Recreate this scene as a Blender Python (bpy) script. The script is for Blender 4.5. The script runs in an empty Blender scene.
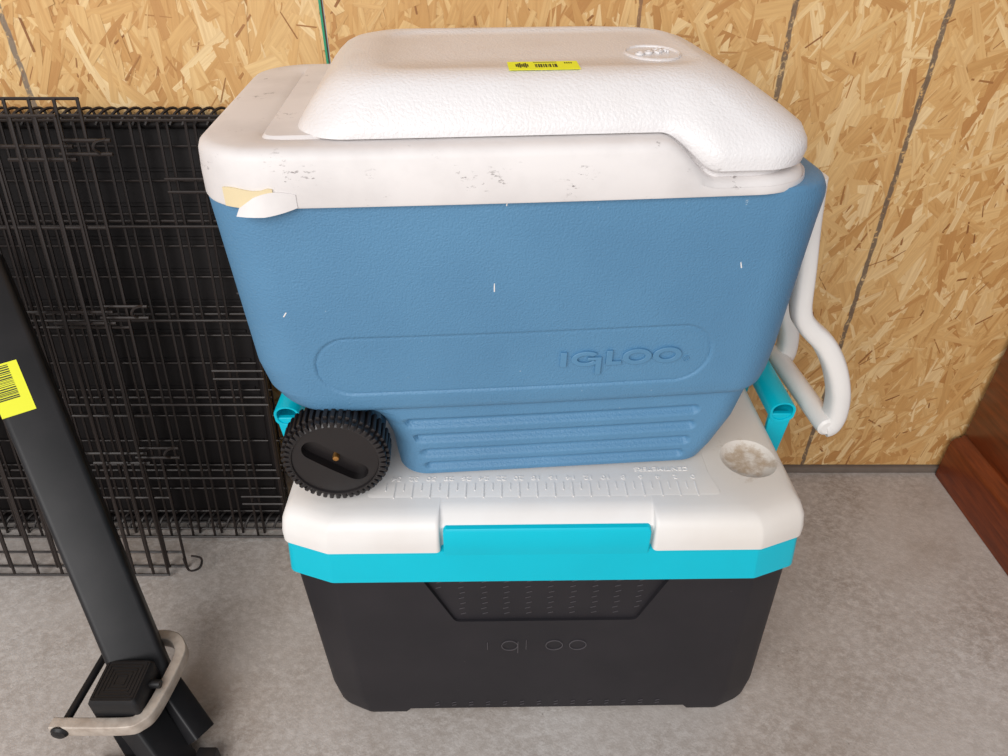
import bpy, bmesh, math, random
from mathutils import Vector, Matrix
random.seed(7)
C = bpy.context.scene.collection
scene = bpy.context.scene
PI = math.pi

# ------------------------------------------------------------------ camera, light, exposure
cam_d = bpy.data.cameras.new('camera'); cam = bpy.data.objects.new('camera', cam_d); C.objects.link(cam)
cam_d.sensor_width = 36.0; cam_d.lens = 710 / 1008 * 36.0; cam_d.clip_start = 0.02
cam.location = (0, 0, 0.965); cam.rotation_euler = (math.radians(90 - 35.24), 0, 0)
scene.camera = cam
world = bpy.data.worlds.new('world'); scene.world = world; world.use_nodes = True
bg = world.node_tree.nodes['Background']; bg.inputs[0].default_value = (0.93, 0.95, 1.0, 1); bg.inputs[1].default_value = 0.36
def area(name, loc, rot, sx, sy, watts, col):
    d = bpy.data.lights.new(name, 'AREA'); d.shape = 'RECTANGLE'; d.size = sx; d.size_y = sy; d.energy = watts; d.color = col
    o = bpy.data.objects.new(name, d); C.objects.link(o); o.location = loc; o.rotation_euler = rot
    return o
# daylight through the open garage door behind the photographer
area('garage_door_daylight', (-1.0, -1.9, 2.0), (math.radians(58), 0, math.radians(-17)), 3.0, 2.0, 88, (1.0, 0.975, 0.955))
vs = scene.view_settings
vs.view_transform = 'Standard'; vs.look = 'None'; vs.gamma = 1.0; vs.use_curve_mapping = False; vs.exposure = 0.2

# ------------------------------------------------------------------ helpers
def lin(c):
    c /= 255.0
    return c / 12.92 if c <= 0.04045 else ((c + 0.055) / 1.055) ** 2.4
def rgb(r, g, b): return (lin(r), lin(g), lin(b), 1)
def sstep(a, b, x):
    t = max(0.0, min(1.0, (x - a) / (b - a))); return t * t * (3 - 2 * t)
def link(o, parent=None):
    C.objects.link(o)
    if parent is not None: o.parent = parent
    return o
def tag(o, label=None, cat=None, group=None, kind=None):
    if label: o['label'] = label
    if cat: o['category'] = cat
    if group: o['group'] = group
    if kind: o['kind'] = kind
    return o
def thing(name, label, cat, loc=(0, 0, 0), rot=(0, 0, 0), group=None):
    o = bpy.data.objects.new(name, None); C.objects.link(o); o.location = loc; o.rotation_euler = rot
    o.empty_display_size = 0.05
    return tag(o, label, cat, group)
def smooth(me, ang=35):
    for p in me.polygons: p.use_smooth = True
    try: me.set_sharp_from_angle(angle=math.radians(ang))
    except Exception: pass
def mesh_obj(name, verts, faces, m, parent=None, ang=35, fix=True):
    me = bpy.data.meshes.new(name); me.from_pydata([tuple(v) for v in verts], [], faces)
    if fix:
        b = bmesh.new(); b.from_mesh(me); bmesh.ops.recalc_face_normals(b, faces=b.faces); b.to_mesh(me); b.free()
    me.update()
    if ang: smooth(me, ang)
    me.materials.append(m)
    return link(bpy.data.objects.new(name, me), parent)
def bm_obj(name, bm, m, parent=None, ang=35):
    bmesh.ops.recalc_face_normals(bm, faces=bm.faces)
    me = bpy.data.meshes.new(name); bm.to_mesh(me); bm.free()
    if ang: smooth(me, ang)
    me.materials.append(m)
    return link(bpy.data.objects.new(name, me), parent)
def copy_obj(src, parent=None, loc=None, rot=None):
    o = src.copy(); link(o, parent)
    if loc is not None: o.location = loc
    if rot is not None: o.rotation_euler = rot
    return o
def bridge(rings, caps=(True, True)):
    n = len(rings[0]); V = [v for r in rings for v in r]; Fc = []
    for k in range(len(rings) - 1):
        a, b = k * n, (k + 1) * n
        for i in range(n):
            j = (i + 1) % n
            Fc.append((a + i, a + j, b + j, b + i))
    if caps[0]: Fc.append(tuple(range(n - 1, -1, -1)))
    if caps[1]: Fc.append(tuple(range((len(rings) - 1) * n, len(rings) * n)))
    return V, Fc
def rpoly(pts, rad, seg=5):
    """2D polygon with rounded corners, same count of points for every ring"""
    out = []; n = len(pts)
    for i in range(n):
        p = Vector(pts[i]); a = Vector(pts[i - 1]); b = Vector(pts[(i + 1) % n])
        r = rad[i] if isinstance(rad, (list, tuple)) else rad
        da = (a - p).normalized(); db = (b - p).normalized()
        ang = math.acos(max(-1, min(1, da.dot(db))))
        if r < 1e-6 or abs(ang - PI) < 1e-3:
            out += [(p.x, p.y)] * 0
            for k in range(seg + 1):
                q = p + (da if k < seg / 2 else db) * 1e-5 * abs(k - seg / 2); out.append((q.x, q.y))
            continue
        t = min(r / math.tan(ang / 2), 0.49 * (a - p).length, 0.49 * (b - p).length); r = t * math.tan(ang / 2)
        c = p + (da + db).normalized() * (r / math.sin(ang / 2))
        s0 = p + da * t - c; s1 = p + db * t - c
        a0 = math.atan2(s0.y, s0.x); a1 = math.atan2(s1.y, s1.x); d = a1 - a0
        while d > PI: d -= 2 * PI
        while d < -PI: d += 2 * PI
        for k in range(seg + 1):
            q = a0 + d * k / seg; out.append((c.x + r * math.cos(q), c.y + r * math.sin(q)))
    return out
def loft_polys(name, levels, m, parent, seg=5, ang=30, caps=(True, True)):
    """levels: list of (pts, radius, z)"""
    rings = [[(x, y, z) for x, y in rpoly(p, r, seg)] for p, r, z in levels]
    V, Fc = bridge(rings, caps)
    return mesh_obj(name, V, Fc, m, parent, ang)
def rrect_dense(xl, xr, yf, yb, r, nf=60, nc=10, ns=8, nb=20):
    """rounded rectangle, counter-clockwise from front left; dense front edge"""
    P = []
    for i in range(nf): P.append((xl + r + (xr - xl - 2 * r) * i / nf, yf))
    for i in range(nc): a = -PI / 2 + PI / 2 * i / nc; P.append((xr - r + r * math.cos(a), yf + r + r * math.sin(a)))
    for i in range(ns): P.append((xr, yf + r + (yb - yf - 2 * r) * i / ns))
    for i in range(nc): a = PI / 2 * i / nc; P.append((xr - r + r * math.cos(a), yb - r + r * math.sin(a)))
    for i in range(nb): P.append((xr - r - (xr - xl - 2 * r) * i / nb, yb))
    for i in range(nc): a = PI / 2 + PI / 2 * i / nc; P.append((xl + r + r * math.cos(a), yb - r + r * math.sin(a)))
    for i in range(ns): P.append((xl, yb - r - (yb - yf - 2 * r) * i / ns))
    for i in range(nc): a = PI + PI / 2 * i / nc; P.append((xl + r + r * math.cos(a), yf + r + r * math.sin(a)))
    return P
def add_box(bm, c, s, rot=None, bev=0.0, seg=2):
    g = bmesh.ops.create_cube(bm, size=1.0)
    vs_ = g['verts']
    for v in vs_: v.co = Vector((v.co.x * s[0], v.co.y * s[1], v.co.z * s[2]))
    if bev > 0:
        es = list({e for v in vs_ for e in v.link_edges})
        r = bmesh.ops.bevel(bm, geom=es, offset=bev, segments=seg, affect='EDGES', profile=0.5)
        vs_ = list({v for f in r['faces'] for v in f.verts} | {v for v in vs_ if v.is_valid})
    M = Matrix.Translation(c)
    if rot is not None: M = M @ rot
    bmesh.ops.transform(bm, matrix=M, verts=vs_)
def box(name, c, s, m, parent=None, rot=None, bev=0.0, seg=2):
    bm = bmesh.new(); add_box(bm, c, s, rot, bev, seg); return bm_obj(name, bm, m, parent)
def frame_at(d):
    d = d.normalized(); u = Vector((0, 0, 1)) if abs(d.z) < 0.9 else Vector((1, 0, 0))
    x = d.cross(u).normalized(); y = x.cross(d).normalized(); return x, y
def tube_rings(path, rad, n=8, rad2=None, up=None):
    rings = []; path = [Vector(p) for p in path]
    x = None
    for i, p in enumerate(path):
        d = (path[min(i + 1, len(path) - 1)] - path[max(i - 1, 0)]).normalized()
        if up is not None: x = d.cross(Vector(up)).normalized()
        elif x is None: x, _ = frame_at(d)
        else: x = (x - d * x.dot(d)).normalized()
        y = x.cross(d).normalized()
        r = rad[i] if isinstance(rad, (list, tuple)) else rad
        r2 = r if rad2 is None else (rad2[i] if isinstance(rad2, (list, tuple)) else rad2)
        rings.append([tuple(p + x * r * math.cos(2 * PI * k / n) + y * r2 * math.sin(2 * PI * k / n)) for k in range(n)])
    return rings
def tube(name, path, rad, m, parent=None, n=8, rad2=None, up=None, ang=50):
    V, Fc = bridge(tube_rings(path, rad, n, rad2, up)); return mesh_obj(name, V, Fc, m, parent, ang)
def smooth_path(pts, n=8):
    P = [Vector(p) for p in pts]; out = []
    for i in range(len(P) - 1):
        p0 = P[max(i - 1, 0)]; p1 = P[i]; p2 = P[i + 1]; p3 = P[min(i + 2, len(P) - 1)]
        for k in range(n):
            t = k / n
            out.append(0.5 * ((2 * p1) + (p2 - p0) * t + (2 * p0 - 5 * p1 + 4 * p2 - p3) * t * t + (3 * p1 - p0 - 3 * p2 + p3) * t ** 3))
    out.append(P[-1]); return out
def boolean(o, cutters, op='DIFFERENCE'):
    for c in cutters:
        md = o.modifiers.new('b', 'BOOLEAN'); md.operation = op; md.solver = 'EXACT'; md.object = c
    bpy.context.view_layer.update()
    dg = bpy.context.evaluated_depsgraph_get()
    me = bpy.data.meshes.new_from_object(o.evaluated_get(dg))
    o.modifiers.clear(); old = o.data; o.data = me; bpy.data.meshes.remove(old)
    for c in cutters:
        d = c.data; bpy.data.objects.remove(c); bpy.data.meshes.remove(d)
    smooth(me, 32)
def text_mesh(body, size, extrude, shear=0.0, bev=0.0):
    cu = bpy.data.curves.new('t', 'FONT'); cu.body = body; cu.size = size; cu.extrude = extrude; cu.shear = shear
    cu.align_x = 'CENTER'; cu.align_y = 'CENTER'; cu.resolution_u = 3; cu.bevel_depth = bev
    o = bpy.data.objects.new('t', cu); C.objects.link(o); bpy.context.view_layer.update()
    me = bpy.data.meshes.new_from_object(o.evaluated_get(bpy.context.evaluated_depsgraph_get()))
    bpy.data.objects.remove(o); bpy.data.curves.remove(cu); return me
def text(name, body, size, extrude, m, parent, loc, rot=(0, 0, 0), shear=0.0, sx=1.0):
    me = text_mesh(body, size, extrude, shear); me.name = name
    me.materials.clear(); me.materials.append(m)
    o = link(bpy.data.objects.new(name, me), parent); o.location = loc; o.rotation_euler = rot; o.scale = (sx, 1, 1); return o

# ------------------------------------------------------------------ materials
class N:
    def __init__(s, name, rough=0.5, spec=0.5):
        s.m = bpy.data.materials.new(name); s.m.use_nodes = True; s.t = s.m.node_tree
        s.b = s.t.nodes['Principled BSDF']; s.b.inputs['Roughness'].default_value = rough; s.b.inputs['Specular IOR Level'].default_value = spec
    def n(s, typ, **kw):
        x = s.t.nodes.new(typ)
        for k, v in kw.items():
            if k in x.inputs: x.inputs[k].default_value = v
            else: setattr(x, k, v)
        return x
    def l(s, a, b): s.t.links.new(a, b)
    def coord(s, out='Object'): return s.n('ShaderNodeTexCoord').outputs[out]
    def mapping(s, vec, scale=(1, 1, 1), rot=(0, 0, 0), loc=(0, 0, 0)):
        x = s.n('ShaderNodeMapping'); x.inputs['Scale'].default_value = scale; x.inputs['Rotation'].default_value = rot; x.inputs['Location'].default_value = loc
        s.l(vec, x.inputs[0]); return x.outputs[0]
    def noise(s, vec, scale, detail=3, rough=0.55):
        x = s.n('ShaderNodeTexNoise'); x.inputs['Scale'].default_value = scale; x.inputs['Detail'].default_value = detail; x.inputs['Roughness'].default_value = rough
        s.l(vec, x.inputs['Vector']); return x.outputs['Fac']
    def ramp(s, fac, stops):
        x = s.n('ShaderNodeValToRGB'); e = x.color_ramp.elements
        while len(e) < len(stops): e.new(0.5)
        for i, (p, c) in enumerate(stops): e[i].position = p; e[i].color = c if len(c) == 4 else (*c, 1)
        s.l(fac, x.inputs[0]); return x.outputs[0]
    def mix(s, fac, a, b, mode='MIX'):
        x = s.n('ShaderNodeMix'); x.data_type = 'RGBA'; x.blend_type = mode
        for v, k in ((fac, 0), (a, 6), (b, 7)):
            if isinstance(v, (int, float)): x.inputs[k].default_value = v
            elif isinstance(v, (tuple, list)): x.inputs[k].default_value = v
            else: s.l(v, x.inputs[k])
        return x.outputs[2]
    def math(s, op, a, b=None, c=None):
        x = s.n('ShaderNodeMath'); x.operation = op
        for i, v in enumerate((a, b, c)):
            if v is None: continue
            if isinstance(v, (int, float)): x.inputs[i].default_value = v
            else: s.l(v, x.inputs[i])
        return x.outputs[0]
    def base(s, c):
        if isinstance(c, (tuple, list)): s.b.inputs['Base Color'].default_value = c
        else: s.l(c, s.b.inputs['Base Color'])
    def bump(s, h, strength=0.3, dist=0.001):
        x = s.n('ShaderNodeBump'); x.inputs['Strength'].default_value = strength; x.inputs['Distance'].default_value = dist
        s.l(h, x.inputs['Height']); s.l(x.outputs[0], s.b.inputs['Normal'])
W1 = (1, 1, 1, 1); K0 = (0, 0, 0, 1)
def plastic(name, col, rough=0.45, grain=900, gs=0.12, var=0.06, spec=0.5):
    k = N(name, rough, spec); v = k.coord()
    f = k.noise(v, 9, 4)
    dark = tuple(c * (1 - var * 2) for c in col[:3]) + (1,)
    k.base(k.mix(k.ramp(f, [(0.35, K0), (0.7, W1)]), dark, col))
    k.bump(k.noise(v, grain, 2), gs, 0.0006); return k.m
def stained(name, col, rough, scuff_col, scale=60, thr=0.66, zone=7, grain=700, gs=0.1, zthr=0.55):
    """plastic with scuff marks of their own shape"""
    k = N(name, rough); v = k.coord()
    s = k.ramp(k.noise(k.mapping(v, (1, 1, 2.5)), scale, 6, 0.7), [(thr, K0), (thr + 0.05, W1)])
    zz = k.ramp(k.noise(v, zone, 2), [(zthr, K0), (zthr + 0.1, W1)])
    soft = k.ramp(k.noise(v, 14, 5), [(0.4, K0), (0.8, W1)])
    c0 = k.mix(k.math('MULTIPLY', soft, 0.25), col, scuff_col)
    k.base(k.mix(k.math('MULTIPLY', k.math('MULTIPLY', s, zz), 0.75), c0, scuff_col))
    k.bump(k.noise(v, grain, 2), gs, 0.0006); return k.m
M = {}
M['blue'] = None
k = N('blue_plastic', 0.48); v = k.coord()
c = k.mix(k.ramp(k.noise(v, 6, 4), [(0.3, K0), (0.75, W1)]), rgb(82, 129, 165), rgb(90, 139, 175))
sp = k.ramp(k.noise(v, 160, 3, 0.6), [(0.74, K0), (0.76, W1)])
k.base(k.mix(k.math('MULTIPLY', sp, 0.5), c, rgb(190, 205, 215)))
k.bump(k.noise(v, 520, 2, 0.5), 0.45, 0.0019); M['blue'] = k.m
M['blue_smooth'] = plastic('smooth_blue_plastic', rgb(88, 137, 173), 0.4, 300, 0.05, 0.03)
M['rim_white'] = stained('scuffed_white_plastic', rgb(228, 223, 221), 0.5, rgb(110, 100, 98), 150, 0.57, 26, 500, 0.05, 0.585)
k = N('textured_white_plastic', 0.33); v = k.coord()
c = k.mix(k.ramp(k.noise(v, 10, 5), [(0.45, K0), (0.8, W1)]), rgb(228, 225, 225), rgb(219, 213, 210))
s_ = k.ramp(k.noise(v, 230, 3, 0.6), [(0.77, K0), (0.79, W1)])
k.base(k.mix(k.math('MULTIPLY', s_, 0.6), c, rgb(140, 130, 125))); k.bump(k.noise(v, 400, 2, 0.5), 0.45, 0.0016); M['lid_white'] = k.m
M['white'] = plastic('white_handle_plastic', rgb(238, 234, 230), 0.35, 200, 0.05, 0.04)
M['turq'] = plastic('turquoise_plastic', rgb(0, 190, 212), 0.34, 200, 0.04, 0.03, 0.3)
M['foam'] = plastic('cream_foam', rgb(226, 208, 168), 0.8, 300, 0.3)
k = N('black_cooler_plastic', 0.55, 0.35); v = k.coord()
c = k.mix(k.ramp(k.noise(v, 12, 5), [(0.4, K0), (0.8, W1)]), rgb(34, 32, 36), rgb(41, 38, 42))
s1 = k.ramp(k.noise(k.mapping(v, (1.0, 1.0, 6.0)), 45, 6, 0.7), [(0.70, K0), (0.74, W1)])
s2 = k.ramp(k.noise(v, 200, 3, 0.6), [(0.765, K0), (0.785, W1)])
c = k.mix(k.math('MULTIPLY', s1, 0.35), c, rgb(110, 105, 105)); k.base(k.mix(k.math('MULTIPLY', s2, 0.6), c, rgb(150, 145, 140)))
k.bump(k.noise(v, 500, 2), 0.12, 0.0008); M['black'] = k.m
M['black_line'] = plastic('black_embossing', rgb(82, 78, 82), 0.4, 300, 0.05)
M['wheel'] = plastic('black_wheel_plastic', rgb(31, 27, 28), 0.36, 240, 0.15, 0.15)
M['hole'] = plastic('dark_recess_plastic', rgb(20, 18, 18), 0.6, 240, 0.1)
k = N('brass_screw', 0.4); k.b.inputs['Metallic'].default_value = 0.9; k.base(rgb(190, 140, 80)); M['brass'] = k.m
k = N('white_lid_plastic', 0.4); v = k.coord()
c = k.mix(k.ramp(k.noise(v, 8, 5), [(0.4, K0), (0.8, W1)]), rgb(232, 229, 226), rgb(222, 216, 211))
geo = k.n('ShaderNodeVectorMath'); geo.operation = 'DISTANCE'; k.l(v, geo.inputs[0]); geo.inputs[1].default_value = (0.234, -0.100, 0.392)
near = k.ramp(geo.outputs['Value'], [(0.02, W1), (0.075, K0)])
d_ = k.ramp(k.math('ADD', k.math('MULTIPLY', k.noise(v, 70, 6, 0.7), 0.7), k.math('MULTIPLY', near, 0.35)), [(0.62, K0), (0.76, W1)])
c = k.mix(k.math('MULTIPLY', k.math('MULTIPLY', d_, near), 0.75), c, rgb(150, 118, 84))
k.base(k.mix(k.math('MULTIPLY', k.ramp(geo.outputs['Value'], [(0.04, W1), (0.16, K0)]), 0.35), c, rgb(205, 185, 155)))
k.bump(k.noise(v, 500, 2), 0.06, 0.0006); M['lid2'] = k.m
k = N('black_wire_enamel', 0.45); v = k.coord(); k.base(rgb(40, 32, 29)); k.bump(k.noise(v, 300, 2), 0.1, 0.0005); M['wire'] = k.m
k = N('black_tray_plastic', 0.6, 0.2); v = k.coord()
k.base(k.mix(k.noise(v, 14, 4), rgb(17, 14, 14), rgb(25, 21, 21))); k.bump(k.noise(v, 250, 3), 0.15, 0.001); M['tray'] = k.m
k = N('black_powder_coat', 0.45, 0.35); v = k.coord()
k.base(k.mix(k.ramp(k.noise(v, 20, 5), [(0.45, K0), (0.75, W1)]), rgb(27, 27, 29), rgb(36, 35, 37))); k.bump(k.noise(v, 600, 2), 0.08, 0.0005); M['steel'] = k.m
k = N('cast_aluminium', 0.5); v = k.coord(); k.b.inputs['Metallic'].default_value = 0.15
k.base(k.mix(k.ramp(k.noise(v, 60, 5), [(0.4, K0), (0.75, W1)]), rgb(196, 184, 172), rgb(160, 145, 132))); k.bump(k.noise(v, 250, 4), 0.3, 0.001); M['alu'] = k.m
k = N('yellow_paper', 0.55); k.base(rgb(238, 240, 40)); M['yellow'] = k.m
k = N('print_ink', 0.6); k.base(rgb(40, 40, 20)); M['ink'] = k.m
k = N('brown_wood_knob', 0.5); v = k.coord(); k.base(k.mix(k.noise(v, 40, 4), rgb(120, 82, 56), rgb(90, 60, 42))); M['knob'] = k.m
k = N('red_brown_varnished_wood', 0.3); v = k.coord()
g = k.noise(k.mapping(v, (14, 1.2, 14)), 9, 6, 0.65)
c = k.mix(k.ramp(g, [(0.3, K0), (0.7, W1)]), rgb(84, 34, 16), rgb(132, 62, 28))
sc = k.ramp(k.noise(k.mapping(v, (1, 0.5, 1)), 60, 5, 0.6), [(0.74, K0), (0.77, W1)])
k.base(k.mix(k.math('MULTIPLY', sc, 0.5), c, rgb(170, 120, 90))); k.bump(g, 0.08, 0.001); M['cab'] = k.m
# concrete
k = N('concrete', 0.75); v = k.coord()
big = k.ramp(k.noise(v, 2.6, 6, 0.6), [(0.32, K0), (0.70, W1)])
c = k.mix(big, rgb(186, 176, 168), rgb(212, 207, 203))
zone = k.ramp(k.noise(k.mapping(v, (1, 1, 1), (0, 0, 0), (5, 2, 0)), 4.0, 4, 0.6), [(0.38, K0), (0.66, W1)])
mid = k.ramp(k.noise(k.mapping(v, (1, 1.3, 1), (0, 0, 0.6)), 70, 9, 0.82), [(0.44, W1), (0.60, K0)])
c = k.mix(k.math('MULTIPLY', mid, k.math('ADD', 0.22, k.math('MULTIPLY', zone, 0.45))), c, rgb(132, 117, 104))
fleck = k.ramp(k.noise(v, 120, 4, 0.6), [(0.69, K0), (0.73, W1)])
c = k.mix(k.math('MULTIPLY', fleck, 0.55), c, rgb(98, 86, 77))
pale = k.ramp(k.noise(k.mapping(v, (1, 1, 1), (0, 0, 0), (9, 4, 0)), 95, 4, 0.6), [(0.60, K0), (0.68, W1)])
c = k.mix(k.math('MULTIPLY', pale, 0.35), c, rgb(214, 206, 198))
stn = k.ramp(k.noise(k.mapping(v, (1, 1, 1), (0, 0, 0), (3, 1, 0)), 4, 6, 0.7), [(0.52, K0), (0.72, W1)])
c = k.mix(k.math('MULTIPLY', stn, 0.4), c, rgb(146, 128, 113))
k.base(c); k.bump(k.math('ADD', k.noise(v, 70, 8, 0.75), k.noise(v, 300, 3)), 0.3, 0.0015); M['concrete'] = k.m
k = N('grey_sill', 0.7); v = k.coord(); k.base(k.mix(k.noise(v, 40, 4), rgb(128, 116, 106), rgb(100, 90, 82))); M['sill'] = k.m
# oriented strand board: colour differs from strand to strand, guide lines are printed on the panel
def osb(name, strands):
    k = N(name, 0.55); v = k.coord()
    if strands:
        rnd = k.n('ShaderNodeNewGeometry').outputs['Random Per Island']
        uv = k.coord('UV')
        c = k.ramp(rnd, [(0.0, rgb(190, 138, 80)), (0.12, rgb(208, 160, 98)), (0.45, rgb(220, 176, 114)), (0.8, rgb(230, 192, 132)), (1.0, rgb(240, 210, 158))] if strands == 1 else [(0.0, rgb(140, 92, 50)), (0.25, rgb(182, 130, 74)), (0.6, rgb(208, 160, 98)), (1.0, rgb(232, 194, 136))])
        g = k.noise(k.mapping(uv, (1, 1, 1)), 1.0, 5, 0.65)
        off = k.n('ShaderNodeCombineXYZ'); k.l(k.math('MULTIPLY', rnd, 40.0), off.inputs[2])
        va = k.n('ShaderNodeVectorMath'); va.operation = 'ADD'; k.l(k.mapping(uv, (14, 260, 1)), va.inputs[0]); k.l(off.outputs[0], va.inputs[1])
        g = k.noise(va.outputs[0], 1.0, 4, 0.6)
        c = k.mix(k.math('MULTIPLY', k.ramp(g, [(0.35, W1), (0.62, K0)]), 0.30), c, rgb(170, 112, 56))
        k.bump(g, 0.15, 0.0006)
    else:
        c = k.mix(k.noise(v, 60, 5), rgb(196, 144, 82), rgb(166, 112, 58))
    # printed / painted lines at stud positions (panel object space = world x)
    xyz = k.n('ShaderNodeSeparateXYZ'); k.l(v, xyz.inputs[0])
    wob = k.math('MULTIPLY', k.math('SUBTRACT', k.noise(v, 45, 3), 0.5), 0.006)
    xx = k.math('ADD', xyz.outputs[0], wob)
    for X0, hw, col in ((-0.667, 0.0045, rgb(126, 112, 98)), (0.180, 0.003, rgb(140, 104, 74)), (0.384, 0.0042, rgb(112, 92, 74)), (0.589, 0.0044, rgb(106, 90, 76))):
        d = k.math('ABSOLUTE', k.math('SUBTRACT', xx, X0))
        mk = k.ramp(k.math('DIVIDE', d, hw), [(0.75, W1), (1.0, K0)])
        brk = k.ramp(k.noise(v, 120, 4, 0.7), [(0.33, K0), (0.45, W1)])
        c = k.mix(k.math('MULTIPLY', k.math('MULTIPLY', mk, brk), 0.9), c, col)
    k.base(c); return k.m
M['osb'] = osb('strand_board_core', False); M['strand'] = osb('strand_board_strands', 1); M['sliver'] = osb('strand_board_slivers', 2)
k = N('green_edge_paint', 0.6); k.base(rgb(40, 150, 110)); M['green'] = k.m

# ------------------------------------------------------------------ room
WY = 1.047
floor = box('floor', (0, -0.7, -0.05), (6, 3.7, 0.1), M['concrete']); tag(floor, kind='structure')
wall = bpy.data.objects.new('wall_back', None); link(wall); tag(wall, kind='structure')
JX = -0.240
def panel(x0, x1):
    p = box('strand_board_panel', ((x0 + x1) / 2, WY + 0.007, 1.222), (x1 - x0, 0.011, 2.416), M['osb'], wall, bev=0.0008, seg=1)
    # move mesh data so that object space equals world space
    return p
PANELS = [(JX - 1.2192 * 2, JX - 1.2222), (JX - 1.2192, JX - 0.0015), (JX + 0.0015, JX + 1.2192), (JX + 1.2222, JX + 1.2192 * 2)]
def strands(par, x0, x1, z0, z1, n, seed, small=False):
    R = random.Random(seed); V = []; Fc = []; UV = []
    for i in range(n):
        u = R.random()
        if small: L = R.uniform(0.010, 0.045); w = R.uniform(0.0012, 0.0036); u = 0.9
        elif u < 0.65: L = R.uniform(0.06, 0.15); w = R.uniform(0.012, 0.036); u = 0.4
        else: L = R.uniform(0.03, 0.09); w = R.uniform(0.004, 0.014)
        a = PI / 2 + R.gauss(-0.25, 0.62)
        h = R.uniform(0.0002, 0.0013) + (0.0004 if u >= 0.5 else 0)
        tl = R.gauss(0, 0.006); tw = R.gauss(0, 0.03)
        cx = R.uniform(x0, x1); cz = R.uniform(z0, z1)
        ca, sa = math.cos(a), math.sin(a)
        e = [R.uniform(-0.35, 0.35) * w for _ in range(2)]; tp = R.uniform(0.5, 1.0)
        P = [(-L / 2, -w / 2), (0, -w / 2 * R.uniform(0.9, 1.1)), (L / 2 + e[0], -w / 2 * tp), (L / 2 - e[0] * 0.5, w / 2 * tp), (0, w / 2 * R.uniform(0.9, 1.1)), (-L / 2 + e[1], w / 2)]
        b = len(V); ok = True; Q = []
        for (s, t) in P:
            x = cx + s * ca - t * sa; z = cz + s * sa + t * ca
            x = min(max(x, x0 + 0.0005), x1 - 0.0005); z = min(max(z, 0.016), 1.6)
            y = WY + 0.0015 - max(0.0, h + s * tl + t * tw)
            Q.append((x, y, z))
        V += Q; UV += [(p[0], p[1]) for p in P]
        Fc.append((b, b + 1, b + 4, b + 5)); Fc.append((b + 1, b + 2, b + 3, b + 4))
    o = mesh_obj('wood_slivers' if small else 'wood_strands', V, Fc, M['sliver' if small else 'strand'], par, ang=0, fix=False)
    me = o.data; uvl = me.uv_layers.new(name='UVMap')
    for lp in me.loops: uvl.data[lp.index].uv = UV[lp.vertex_index]
    tag(o, kind='stuff'); return o
for i, (x0, x1) in enumerate(PANELS):
    p = panel(x0, x1)
    strands(p, x0, x1, 0.016, 1.25, 6500, 11 + i); strands(p, x0, x1, 0.016, 1.25, 3400, 31 + i, True)
    # keep local space = world space for the printed lines
tag(box('edge_paint', (JX - 0.0025, WY + 0.0003, 1.222), (0.003, 0.0012, 2.41), M['green'], wall), 'green edge paint at the panel joint')
sill = box('baseboard_back', (0, WY + 0.004, 0.007), (5, 0.022, 0.014), M['sill'], bev=0.001); tag(sill, kind='structure')

# ------------------------------------------------------------------ black and turquoise cooler
bk = thing('cooler', 'black cooler with turquoise rim and white ruler lid standing on the concrete floor', 'cooler', (0.055, 0.73, 0), (0, 0, math.radians(0.8)))
def cham(xl, xr, yf, yb, cf, cb=0.05, cy=None):
    cy = cf * 0.42 if cy is None else cy
    return [(xl + cf, yf), (xr - cf, yf), (xr, yf + cy), (xr, yb - cb), (xr - cb, yb), (xl + cb, yb), (xl, yb - cb), (xl, yf + cy)]
YB = 0.19
body = loft_polys('body', [
    (cham(-0.284, 0.281, -0.1785, YB - 0.022, 0.045), 0.025, 0.0),
    (cham(-0.289, 0.286, -0.1812, YB - 0.018, 0.045), 0.025, 0.004),
    (cham(-0.292, 0.289, -0.182, YB - 0.016, 0.045), 0.025, 0.012),
    (cham(-0.297, 0.292, -0.185, YB - 0.014, 0.046), 0.025, 0.05),
    (cham(-0.3045, 0.2805, -0.194, YB - 0.006, 0.050), 0.025, 0.310)], M['black'], bk, seg=5)
# front recess: trapezoid panel under the rim and the scooped base between the feet
def prism(pts, y0, y1):
    n = len(pts); V = [(x, y0, z) for x, z in pts] + [(x, y1, z) for x, z in pts]
    Fc = [tuple(range(n)), tuple(range(2 * n - 1, n - 1, -1))] + [(i, n + i, n + (i + 1) % n, (i + 1) % n) for i in range(n)]
    return V, Fc
def cutter(pts, y0, y1):
    V, Fc = prism(pts, y0, y1); return mesh_obj('cut', V, Fc, M['black'], bk, ang=0)
tr = rpoly([(-0.160, 0.32), (-0.117, 0.220), (0.104, 0.220), (0.143, 0.32)], [0, 0.008, 0.008, 0], 4)
boolean(body, [cutter(tr, -0.25, -0.1870), cutter([(-0.205, -0.01), (-0.188, 0.013), (0.194, 0.013), (0.212, -0.01)], -0.25, -0.10)])
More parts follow.
